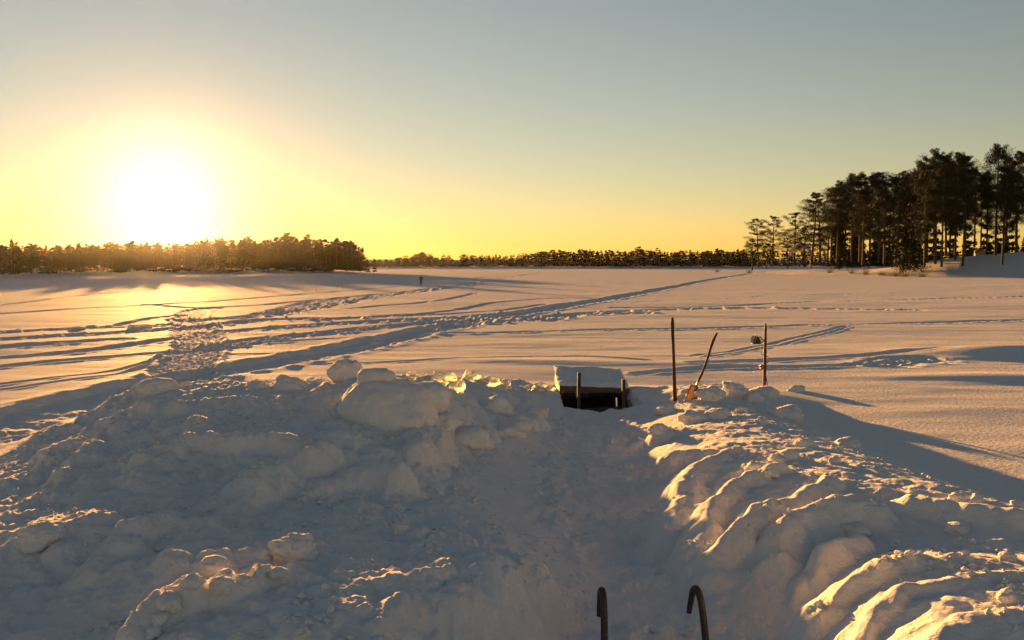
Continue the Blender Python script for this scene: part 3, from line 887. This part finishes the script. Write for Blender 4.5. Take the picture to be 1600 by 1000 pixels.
LUMP_N = [0]
def lump(u, v, d, rx, rz, label, group=None, ry=None, amp=.22, level=4, freq=1.3, name='snow_lump', cat='snow lump', material=None, facet=False, flat=0.0, rot=None, free=False):
    """rx, rz: half width and half height in photograph pixels at depth d"""
    LUMP_N[0] += 1
    g = drop(u, v + rz * .55)
    if abs(g.y - d) < d * .25 and not free: d = g.y
    s = d / FPX
    c = at_d(u, v, d)
    if not free: c.z = min(c.z, gz(c.x, c.y) + rz * s * .15)
    if cat == 'snow lump' and d < 40: rz = max(rz, rx * .62)
    me = lump_mesh(name, LUMP_N[0], (rx * s, (ry or rx) * s, rz * s), material or M['snow'], level, amp, freq, facet, flat)
    o = link(name, me, loc=c)
    o.rotation_euler = (0, 0, rot if rot is not None else rng.random() * .6 - .3)
    tag(o, label, cat, group)
    return o

lump(608, 655, 16.3, 100, 88, 'largest rounded snow boulder, bulging from the middle of the big snow heap', amp=.16, level=5, flat=.72, free=True)
lump(586, 589, 16.3, 36, 16, 'flat snow cap lying on the largest snow boulder', amp=.10, flat=.6, free=True)
lump(668, 622, 16.6, 46, 36, 'smooth snow lump leaning against the largest snow boulder beside the ice shards', amp=.14, free=True)
lump(541, 586, 18.9, 32, 32, 'pointed snow lump standing on the heap crest beside the largest boulder', amp=.25, free=True)
lump(505, 600, 19.0, 22, 14, 'low snow lump at the foot of the pointed one', amp=.3, free=True)
CR = 'rounded snow lump on the crest of the long heap'
for u, v, rx, rz in ((405, 612, 32, 24), (452, 608, 38, 25), (442, 592, 14, 9), (248, 608, 38, 20)):
    lump(u, v, 18.6, rx, rz, CR, 'snow lumps along the heap crest', amp=.18, free=True)
lump(462, 850, 10.6, 42, 34, 'single big crusted snow lump on the near heap', amp=.28, level=5)
lump(338, 884, 9.9, 34, 20, 'loaf-shaped snow lump on the edge of the near heap', amp=.22)
NE = 'small sunlit snow clod on the edge of the near heap'
for u, v, rx, rz in ((416, 888, 13, 10), (437, 893, 20, 10), (300, 905, 24, 16), (348, 908, 24, 18), (380, 905, 18, 12), (250, 965, 18, 12), (238, 985, 20, 14), (535, 896, 30, 18), (475, 992, 12, 5), (300, 998, 26, 9), (262, 940, 26, 16)):
    lump(u, v, 9.6, rx, rz, NE, 'clods on the near heap', amp=.3)
lump(62, 828, 10.6, 44, 26, 'cone-shaped snow mound with sunlit ridge on the near heap', amp=.25, level=5)
lump(627, 822, 11.2, 14, 20, 'small upright wedge of snow on the trampled ground', amp=.35)
RB = 'small snow clod on top of the bank beside the path'
for u, v, d, rx, rz in ((1338, 828, 10.6, 28, 8), (1572, 930, 8.2, 20, 19), (1258, 690, 14.6, 22, 14), (1305, 716, 13.6, 11, 10), (1232, 708, 13.8, 20, 9), (1215, 716, 13.5, 18, 9), (1200, 738, 13.0, 15, 8), (1180, 728, 13.2, 20, 9),
                        (1430, 763, 11.6, 10, 6), (1500, 776, 11.2, 20, 10), (1526, 779, 11.0, 14, 10), (1592, 788, 10.6, 14, 10), (1575, 868, 8.8, 18, 9), (1325, 692, 14.6, 26, 8), (1498, 824, 9.9, 26, 12)):
    lump(u, v, d, rx, rz, RB, 'clods on the bank', amp=.25)
SH = 'crusted snow chunk on the low bank in front of the shovel'
for u, v, d, rx, rz in ((1112, 612, 22.6, 26, 18), (1145, 606, 22.8, 24, 18), (1175, 616, 22.2, 20, 14), (1245, 607, 23.6, 16, 7), (1230, 645, 18.6, 30, 13), (1190, 656, 17.8, 12, 12), (1195, 613, 21.4, 26, 8), (1085, 650, 18.0, 30, 14), (1120, 645, 18.4, 26, 14), (1040, 640, 19.0, 22, 10), (1030, 668, 16.8, 20, 9), (1165, 640, 18.8, 18, 10)):
    lump(u, v, d, rx, rz, 'snow chunk at the foot of the lamp post' if v < 620 and u > 1160 else 'big rounded snow chunk right behind the shovel blade' if v < 620 else SH, 'snow chunks around the shovel', amp=.3, freq=1.8)
lump(122, 512, 56.5, 15, 3.5, 'low snow hummock on the flat lake, smaller of the two', amp=.2)
lump(218, 511, 56.0, 22, 5.5, 'low snow hummock on the flat lake, larger of the two', amp=.2)
LH = 'half-buried snow chunk on the side of the big heap toward the path'
for u, v, d, rx, rz in ((770, 630, 20.0, 40, 22), (800, 665, 18.6, 34, 20), (735, 675, 17.6, 40, 24), (840, 640, 20.5, 22, 14), (700, 655, 18.0, 26, 18)):
    lump(u, v, d, rx, rz, LH, 'chunks on the heap side', amp=.25)
IC = 'jagged translucent ice shard on the crest of the heap beside the hole'
for u, v, d, rx, rz in ((652, 578, 19.9, 26, 13), (712, 572, 20.4, 17, 22), (690, 585, 20.2, 24, 16), (735, 585, 20.6, 20, 14), (762, 594, 21.0, 22, 12), (676, 592, 19.8, 26, 12), (790, 598, 21.4, 16, 10), (845, 602, 22.4, 12, 9), (858, 605, 22.6, 10, 7), (826, 604, 22.0, 14, 8), (640, 590, 19.8, 12, 10)):
    lump(u, v, d, rx, rz, IC, 'ice shards', amp=.20, level=3, freq=2.2, name='ice_shard', cat='ice', material=M['ice'], facet=True, rot=rng.random() * 3)

def build_crumbs():
    """thousands of small broken bits of crust strewn over the shovelled snow"""
    r = np.random.default_rng(314)
    n = 26000
    X = r.uniform(-9, 6.5, n); Y = 6 + 20 * r.random(n) ** 1.4
    keep = noise(X * .9, Y * .9, 900) + .5 * noise(X * 2.7, Y * 2.7, 901) > .22
    X, Y = X[keep], Y[keep]
    e = .12
    H = ground_height(X, Y)
    sl = np.hypot(ground_height(X + e, Y) - H, ground_height(X, Y + e) - H) / e
    ok = (H > -.1) & (sl < 1.1) & ((H > .12) | (r.random(len(X)) < .35))
    X, Y, H = X[ok][:7000], Y[ok][:7000], H[ok][:7000]
    n = len(X)
    base = np.array([(1, 0, 0), (-1, 0, 0), (0, 1, 0), (0, -1, 0), (0, 0, 1), (0, 0, -1), (.62, .62, .5), (-.6, .5, .62)], float)
    F0 = np.array([(0, 2, 6), (2, 4, 6), (4, 0, 6), (2, 1, 7), (1, 4, 7), (4, 2, 7), (1, 3, 4), (3, 0, 4), (2, 0, 5), (1, 2, 5), (3, 1, 5), (0, 3, 5)])
    size = .010 + .032 * r.random(n) ** 3.0
    S = size[:, None] * r.uniform(.6, 1.4, (n, 3)) * np.array([1.2, 1.2, .8])
    V = base[None] * S[:, None, :] * r.uniform(.75, 1.25, (n, 8, 1))
    a = r.random(n) * 6.28; c, sn = np.cos(a)[:, None], np.sin(a)[:, None]
    V = np.stack([V[..., 0] * c - V[..., 1] * sn, V[..., 0] * sn + V[..., 1] * c, V[..., 2]], -1)
    V += np.stack([X, Y, H + size * .25], -1)[:, None, :]
    F = F0[None] + (np.arange(n) * 8)[:, None, None]
    o = link('snow_crumbs', mesh_np('snow_crumbs', V.reshape(-1, 3), F.reshape(-1, 3), M['snow'], False))
    tag(o, 'small crumbs of broken snow crust strewn over the heaps', 'snow', kind='stuff')
build_crumbs()

# ------------------------------------------------------------------ cover slab and ladder of the ice hole
def build_hole_things():
    yb = 25.75
    root = empty('hole_cover', (HOLE[0], yb, .19), 0.03)
    root.rotation_euler = (R(9), R(2.5), 0.03)
    tag(root, 'snow-topped wooden cover slab tilted up behind the ice hole', 'hole cover')
    for k in range(6):
        me = box_mesh('plank', (1.86 - .03 * k, .30, .075), M['wood_dark'], .008)
        p = link('plank', me, root, (0, .16 + k * .315, 0.0))
        p.rotation_euler = (0, 0, (-.006, .008, -.004, .005, -.007, .004)[k])
    link('front_board', box_mesh('front_board', (1.88, .05, .13), M['wood_wet'], .008), root, (0, -.02, -.03))
    link('back_light_block', box_mesh('back_light_block', (1.70, .05, .52), M['wood_wet'], .008), root, (0, 1.86, -.30))  # added closure, keeps sky light from showing under the cover
    for x in (-.90, .90):
        link('side_light_block', box_mesh('side_light_block', (.045, 1.80, .34), M['wood_wet'], .008), root, (x, .94, -.21))  # added panels, block the bright lit snow beside the water
    for x in (-.72, .72):
        link('batten', box_mesh('batten', (.10, 1.86, .07), M['wood_dark'], .006), root, (x, .96, -.078))
    bm = bmesh.new(); bmesh.ops.create_grid(bm, x_segments=60, y_segments=40, size=.5)
    for v in bm.verts:
        x, y = v.co.x * 1.94, v.co.y * 2.02
        e = min(1, max(0, (0.5 - abs(v.co.x)) / .045)) ** .5 * min(1, max(0, (0.5 - abs(v.co.y)) / .06)) ** .5
        n = mnoise.noise(Vector((x * 1.6, y * 1.6, 3))) * .06 + mnoise.noise(Vector((x * 5, y * 5, 8))) * .03 + mnoise.noise(Vector((x * 13, y * 13, 5))) * .012
        x *= 1 + .03 * mnoise.noise(Vector((y * 4, 2, 1))); y *= 1 + .05 * mnoise.noise(Vector((x * 3.3, 7, 1)))
        v.co = Vector((x, y + .98, .036 + e * max(.004, .05 + n * 1.2)))
    me = bpy.data.meshes.new('snow_layer'); bm.to_mesh(me); bm.free(); me.materials.append(M['snow'])
    for p in me.polygons: p.use_smooth = True
    link('snow_layer', me, root)
    # ladder
    yf = 23.75
    xl, xr = at_d(904, 620, yf).x, at_d(975, 620, yf).x
    lad = empty('swimming_ladder', ((xl + xr) / 2, yf, -.3))
    tag(lad, 'dark wooden ladder standing in the open ice hole', 'ladder')
    for x, v in ((xl, 582), (xr, 593)):
        zt = at_d(904, v, yf).z
        me = box_mesh('post', (.085, .07, zt + 1.5), M['wood_dark'], .008, loc=(0, 0, (zt - 1.5) / 2 + .3))
        o = link('post', me, lad, (x - lad.location.x, 0, 0)); o.rotation_euler = (R(-1.5), R(.8 if x < lad.location.x else -.6), 0)
    for z in (-.05, -.38, -.70):
        link('rung', box_mesh('rung', (xr - xl - .06, .05, .08), M['wood_dark'], .006), lad, (0, .05, z))
build_hole_things()

# ------------------------------------------------------------------ tools stuck in the snow
def build_tools():
    # upright pole
    g = drop(1054, 626); d = g.y
    P = [at_d(u, v, d) for u, v in ((1055, 640), (1054.5, 615), (1053.5, 590), (1052.8, 565), (1052, 540), (1051, 520), (1050.6, 505), (1050.8, 496))]
    base = P[0]
    me = tube_mesh('wooden_pole', [p - base for p in P], [.052, .050, .042, .036, .036, .042, .046, .026], M['wood_brown'], 12, [(1, .7)] * 8)
    o = link('wooden_pole', me, loc=base)
    tag(o, 'upright brown wooden pole with paddle-like top stuck in snow by the shovel', 'pole')
    # shovel
    g = drop(1080, 624); d = g.y
    root = empty('shovel', at_d(1078, 626, d))
    tag(root, 'shovel with wooden handle leaning over, blade stuck in snow', 'shovel')
    b = root.location
    P = [at_d(u, v, d + k) - b for u, v, k in ((1087, 606, 0), (1091, 596, .02), (1098, 581, .05), (1105, 562, .08), (1110, 545, .11), (1114, 533, .13), (1120.5, 520, .15))]
    link('handle', tube_mesh('handle', P, [.036, .032, .029, .028, .030, .036, .022], M['wood_brown'], 10), root)
    P2 = [at_d(u, v, d - .01) - b for u, v in ((1086, 611), (1090, 600), (1093, 592))]
    link('socket', tube_mesh('socket', P2, [.038, .034, .029], M['shovel_metal'], 10), root)
    # blade: curved scoop
    bm = bmesh.new(); nU, nV = 9, 10; grid = []
    ax = (P[1] - P[0]).normalized() * -1
    ax = (ax + Vector((-.05, 0, -.25))).normalized()
    sx = Vector((.85, -.45, .1)); sx = (sx - ax * sx.dot(ax)).normalized(); nx = ax.cross(sx)
    top = at_d(1087, 603, d) - b
    for j in range(nV):
        t = j / (nV - 1)
        w = .135 * (0.55 + .45 * min(1, t / .25) ** .6)
        row = []
        for i in range(nU):
            s = -1 + 2 * i / (nU - 1)
            row.append(bm.verts.new(top + ax * (t * .46) + sx * (s * w) + nx * (.05 * s * s - .06 * math.sin(t * 2.2))))
        grid.append(row)
    for j in range(nV - 1):
        for i in range(nU - 1):
            bm.faces.new((grid[j][i], grid[j][i + 1], grid[j + 1][i + 1], grid[j + 1][i]))
    bmesh.ops.solidify(bm, geom=bm.faces[:], thickness=.006)
    bmesh.ops.recalc_face_normals(bm, faces=bm.faces)
    me = bpy.data.meshes.new('blade'); bm.to_mesh(me); bm.free(); me.materials.append(M['shovel_metal'])
    for p in me.polygons: p.use_smooth = True
    link('blade', me, root)
    # lamp post
    g = drop(1195, 612); d = g.y
    root = empty('lamp_post', at_d(1194.5, 616, d)); b = root.location
    tag(root, 'red-brown wooden post carrying a round floodlight, cable and socket', 'lamp post')
    Q = lambda u, v, k=0.0: at_d(u, v, d + k) - b
    link('post', tube_mesh('post', [Q(1194.3, 624), Q(1194.4, 600), Q(1195, 570), Q(1195.6, 540), Q(1196.2, 515), Q(1196.4, 510), Q(1196.5, 505)], [.043, .042, .040, .037, .034, .03, .012], M['wood_red'], 10), root)
    lamp = link('lamp', tube_mesh('lamp', [Q(1187.5, 534.5, -.02), Q(1186.0, 533.8, -.03), Q(1183.0, 532.6, -.045), Q(1180.2, 531.4, -.06), Q(1178.4, 530.6, -.07)], [.035, .07, .095, .118, .122], M['black_metal'], 18), root)
    rim = tube_mesh('rim', [Q(1178.5, 530.6, -.07), Q(1177.3, 530.1, -.076)], [.132, .128], M['black_metal'], 20)
    link('rim', rim, lamp)
    link('glass', tube_mesh('glass', [Q(1177.32, 530.1, -.076), Q(1177.1, 530.0, -.078)], [.112, .110], M['lens'], 20), lamp)
    link('bracket', tube_mesh('bracket', [Q(1184, 527.5, -.05), Q(1188, 526.5, -.03), Q(1190.5, 530.5, -.01), Q(1195.6, 531.5, 0)], [.014] * 4, M['black_metal'], 8), root)
    link('bracket', tube_mesh('bracket', [Q(1184, 537.5, -.05), Q(1188.5, 537, -.03), Q(1190.8, 533.5, -.01), Q(1195.6, 532.8, 0)], [.014] * 4, M['black_metal'], 8), root)
    cab = [tuple(p) for p in (Q(1188.8, 536, -.02), Q(1188.6, 545, -.04), Q(1189.5, 552, -.05), Q(1192.2, 555, -.05), Q(1194, 553, -.045), Q(1197, 556, .03), Q(1201.5, 559, .06), Q(1202.3, 563, .06), Q(1199.5, 566, .04), Q(1196, 568, -.045), Q(1194, 572, -.05))]
    link('cable', tube_mesh('cable', catmull(cab, 5), .008, M['rubber'], 6), root)
    sock = link('socket_box', box_mesh('socket_box', (.10, .075, .11), M['socket'], .014, loc=Q(1190.6, 573.5, -.03)), root)
    link('lid', box_mesh('lid', (.05, .03, .05), M['lens'], .008, loc=Q(1187.6, 572.5, -.075)), sock)
    link('stay_cable', tube_mesh('stay_cable', catmull([tuple(p) for p in (Q(1196, 585, -.045), Q(1199, 600, -.05), Q(1202.5, 614, -.10), Q(1205.3, 626, -.15))], 4), .011, M['rubber'], 6), root)
    for v in (549, 580, 592):
        link('clamp', tube_mesh('clamp', [Q(1195.0 + (570 - v) * .02, v, 0), Q(1195.0 + (570 - v) * .02, v + 1.6, 0)], [.047, .047], M['black_metal'], 10), root)
build_tools()

# ------------------------------------------------------------------ near ladder rails at the end of the path
def build_rails():
    d = 8.7
    root = empty('ladder_rails', (at_d(1020, 990, d).x, d, at_d(1020, 1010, d).z))
    b = root.location
    tag(root, 'pair of dark bent steel ladder rails at the end of the path', 'hand rail')
    Q = lambda u, v, k: tuple(at_d(u, v, d + k) - b)
    right = [Q(1106, 1045, -.16), Q(1103.5, 1010, -.10), Q(1100.5, 980, -.05), Q(1097, 950, 0), Q(1092.5, 928, .05), Q(1087, 919.5, .10), Q(1083, 923, .15), Q(1080, 936, .18), Q(1077.5, 950, .19), Q(1076.5, 958, .19)]
    left = [Q(943.5, 1045, -.16), Q(944.2, 1010, -.10), Q(944.2, 980, -.05), Q(943.8, 950, 0), Q(942.4, 930, .05), Q(940.4, 922, .10), Q(938.6, 926, .15), Q(937.4, 940, .18), Q(936.6, 954, .19), Q(936.2, 963, .19)]
    for pts in (right, left):
        c = catmull(pts, 5); n = len(c)
        rad = [.033 if i < n * .62 else .033 - .010 * (i - n * .62) / (n * .38) for i in range(n)]
        link('rail', tube_mesh('rail', c, rad, M['rail_metal'], 12), root)
    for z in (1040, 1075):
        link('rung', tube_mesh('rung', [Q(943.6, z, -.15 - .002 * (z - 1040)), Q(1106, z, -.15 - .002 * (z - 1040))], [.022, .022], M['rail_metal'], 10), root)
build_rails()

# ------------------------------------------------------------------ far small things
def build_far_things():
    for (u, v0, v1) in ((494, 455.5, 445), (535, 452.5, 441.5)):
        p = at(u, v0, 0); z = gz(p.x, p.y)
        h = (v0 - v1) * p.y / FPX
        me = tube_mesh('marker_stick', [(0, 0, -.2), (.01, 0, h * .5), (.03, .01, h)], [.028, .025, .02], M['dry_twig'], 6)
        o = link('marker_stick', me, loc=(p.x, p.y, z))
        tag(o, 'thin marker stick upright in the snow beside the ski track', 'stick', 'marker sticks on the lake')
    # walker
    p = at(658, 445.6, 0); z = gz(p.x, p.y)
    root = empty('person', (p.x, p.y, z + .02), R(8))
    tag(root, 'person in a reddish jacket and dark trousers walking on the lake', 'person')
    J = {'pel': (0, 0, .95, .155), 'belly': (0, .01, 1.12, .165), 'chest': (0, .02, 1.32, .18), 'neck': (0, .02, 1.50, .075), 'head0': (0, .01, 1.60, .105), 'head1': (0, 0, 1.72, .10),
         'shL': (-.17, .02, 1.42, .085), 'elL': (-.27, .0, 1.16, .065), 'wrL': (-.25, -.13, .95, .045), 'haL': (-.245, -.18, .89, .045),
         'shR': (.17, .02, 1.42, .085), 'elR': (.27, .06, 1.15, .065), 'wrR': (.27, .0, .94, .045), 'haR': (.27, -.04, .87, .045),
         'hipL': (-.09, 0, .90, .115), 'knL': (-.10, -.12, .50, .08), 'anL': (-.10, -.06, .09, .055), 'toL': (-.11, -.22, .04, .045),
         'hipR': (.09, 0, .90, .115), 'knR': (.10, .05, .48, .08), 'anR': (.12, .30, .14, .055), 'toR': (.13, .20, .04, .045),
         'thL': (-.22, -.16, .90, .022), 'thR': (.245, -.03, .90, .022)}
    names = list(J)
    E = [('pel', 'belly'), ('belly', 'chest'), ('chest', 'neck'), ('neck', 'head0'), ('head0', 'head1'), ('chest', 'shL'), ('shL', 'elL'), ('elL', 'wrL'), ('wrL', 'haL'), ('wrL', 'thL'),
         ('chest', 'shR'), ('shR', 'elR'), ('elR', 'wrR'), ('wrR', 'haR'), ('wrR', 'thR'), ('pel', 'hipL'), ('hipL', 'knL'), ('knL', 'anL'), ('anL', 'toL'), ('pel', 'hipR'), ('hipR', 'knR'), ('knR', 'anR'), ('anR', 'toR')]
    me = bpy.data.meshes.new('body')
    me.from_pydata([J[n][:3] for n in names], [(names.index(a), names.index(c)) for a, c in E], [])
    o = link('body', me, root)
    o.modifiers.new('skin', 'SKIN'); o.modifiers.new('sub', 'SUBSURF').levels = 1
    o.modifiers['sub'].render_levels = 1
    for i, n in enumerate(names):
        sv = me.skin_vertices[0].data[i]; sv.radius = (J[n][3], J[n][3]); sv.use_root = (i == 0)
    dg = bpy.context.evaluated_depsgraph_get()
    baked = bpy.data.meshes.new_from_object(o.evaluated_get(dg))
    o.modifiers.clear(); o.data = baked
    baked.materials.clear()
    for k in ('jacket', 'trousers', 'skin'): baked.materials.append(M[k])
    for f in baked.polygons:
        c = f.center; f.use_smooth = True
        f.material_index = 2 if c.z > 1.53 else (1 if c.z < .88 and abs(c.x) < .2 else 0)
    hat = lump_mesh('hat', 3, (.115, .125, .09), M['trousers'], 3, .05)
    link('hat', hat, root, (0, .01, 1.755))
    # snow-laden bent birch on the point
    d = 392
    root = empty('bent_birch', at_d(1267, 417, d)); b = root.location
    b.z = gz(b.x, b.y); root.location = b
    b = Vector(b)
    tag(root, 'snow-laden tree bent over in an arch at the tip of the point', 'tree')
    P = [tuple(at_d(u, v, d + k) - b) for u, v, k in ((1267, 419, 0), (1267, 402, 0), (1264, 391, .5), (1256, 387, 1), (1247, 389, 2), (1238, 395, 3), (1232, 404, 3.5), (1230, 412, 4))]
    c = catmull(P, 4); n = len(c)
    link('trunk', tube_mesh('trunk', c, [.42 - .30 * i / n for i in range(n)], M['birch_bark'], 8), root)
    P = [tuple(at_d(u, v, d + k) - b) for u, v, k in ((1266, 393, 0), (1262, 387.0, .5), (1255, 384.8, 1), (1247, 386.4, 2), (1239, 391.5, 3), (1233.5, 399, 3.5))]
    c = catmull(P, 4); n = len(c)
    rr = random.Random(4)
    link('snow_load', tube_mesh('snow_load', c, [max(.2, (.55 + .75 * math.sin(math.pi * (i + 1) / (n + 1))) * rr.uniform(.85, 1.15)) for i in range(n)], M['snow'], 10), root)
    tv = []
    rt = np.random.default_rng(9)
    for i in range(60):
        q = np.array(c[int(rt.integers(4, n))]); e = q + np.array([rt.normal() * 1.2, rt.normal() * 1.0, -1.5 - 3 * rt.random()])
        tv.append(limb(q, e, .05, .015, 3))
    V, F, n0 = [], [], 0
    for a, f in tv: V.append(a); F.append(f + n0); n0 += len(a)
    link('twigs', mesh_np('twigs', np.concatenate(V), np.concatenate(F), M['birch_bark']), root)['kind'] = 'stuff'
    # boulder between the trunks
    p = at_d(1532, 372, 318); z = gz(p.x, p.y)
    o = link('boulder', lump_mesh('boulder', 21, (2.4, 2.2, 3.0), M['rock'], 4, .3), loc=(p.x, p.y, z + 1.2))
    tag(o, 'large granite boulder on the snowy rise between the pine trunks', 'rock')
    # dry shrubs on the shore
    for i, (u, d, h) in enumerate(((1296, 342, 2.2), (1330, 322, 1.8), (1352, 312, 2.4), (1376, 302, 2.0), (1398, 292, 2.6), (1412, 286, 2.2), (1440, 278, 1.6), (1120, 470, 2.0), (1170, 428, 2.2))):
        x = (u - 800) / FPX * d
        rt = np.random.default_rng(30 + i); V, F, n0 = [], [], 0
        for k in range(70):
            q = np.array([rt.normal() * .5, rt.normal() * .5, -.2]); e = q + np.array([rt.normal() * .8, rt.normal() * .8, h * (.5 + .6 * rt.random())])
            a, f = limb(q, e, .03, .008, 3, rt.normal(size=3) * .15); V.append(a); F.append(f + n0); n0 += len(a)
        o = link('shrub', mesh_np('shrub', np.concatenate(V), np.concatenate(F), M['dry_twig']), loc=(x, d, gz(x, d)))
        tag(o, 'bare dry shrub at the edge of the wooded point', 'shrub', 'shrubs along the point')
build_far_things()

# ------------------------------------------------------------------ haze: thin evening air, added also for the bloom glow round the sun
def build_haze():
    me = box_mesh('haze', (3000, 2600, 62), None, 0) if False else None
    bm = bmesh.new(); bmesh.ops.create_cube(bm, size=1.0)
    bmesh.ops.scale(bm, vec=(3200, 2600, 48), verts=bm.verts)
    bmesh.ops.translate(bm, vec=(0, 1000, 48 / 2 - 3.0), verts=bm.verts)
    me = bpy.data.meshes.new('haze'); bm.to_mesh(me); bm.free()
    m = bpy.data.materials.new('glow_haze'); m.use_nodes = True
    n = m.node_tree; n.nodes.clear()
    out = n.nodes.new('ShaderNodeOutputMaterial'); v = n.nodes.new('ShaderNodeVolumePrincipled')
    v.inputs['Color'].default_value = (.92, .92, .92, 1)
    v.inputs['Density'].default_value = HAZE_DENSITY
    v.inputs['Anisotropy'].default_value = HAZE_G
    n.links.new(v.outputs[0], out.inputs['Volume'])
    me.materials.append(m)
    o = link('haze', me); tag(o, 'thin evening haze over the lake, added also for the glow round the sun', 'haze', kind='stuff')
HAZE_DENSITY = 0.0000078
HAZE_G = 0.9
build_haze()
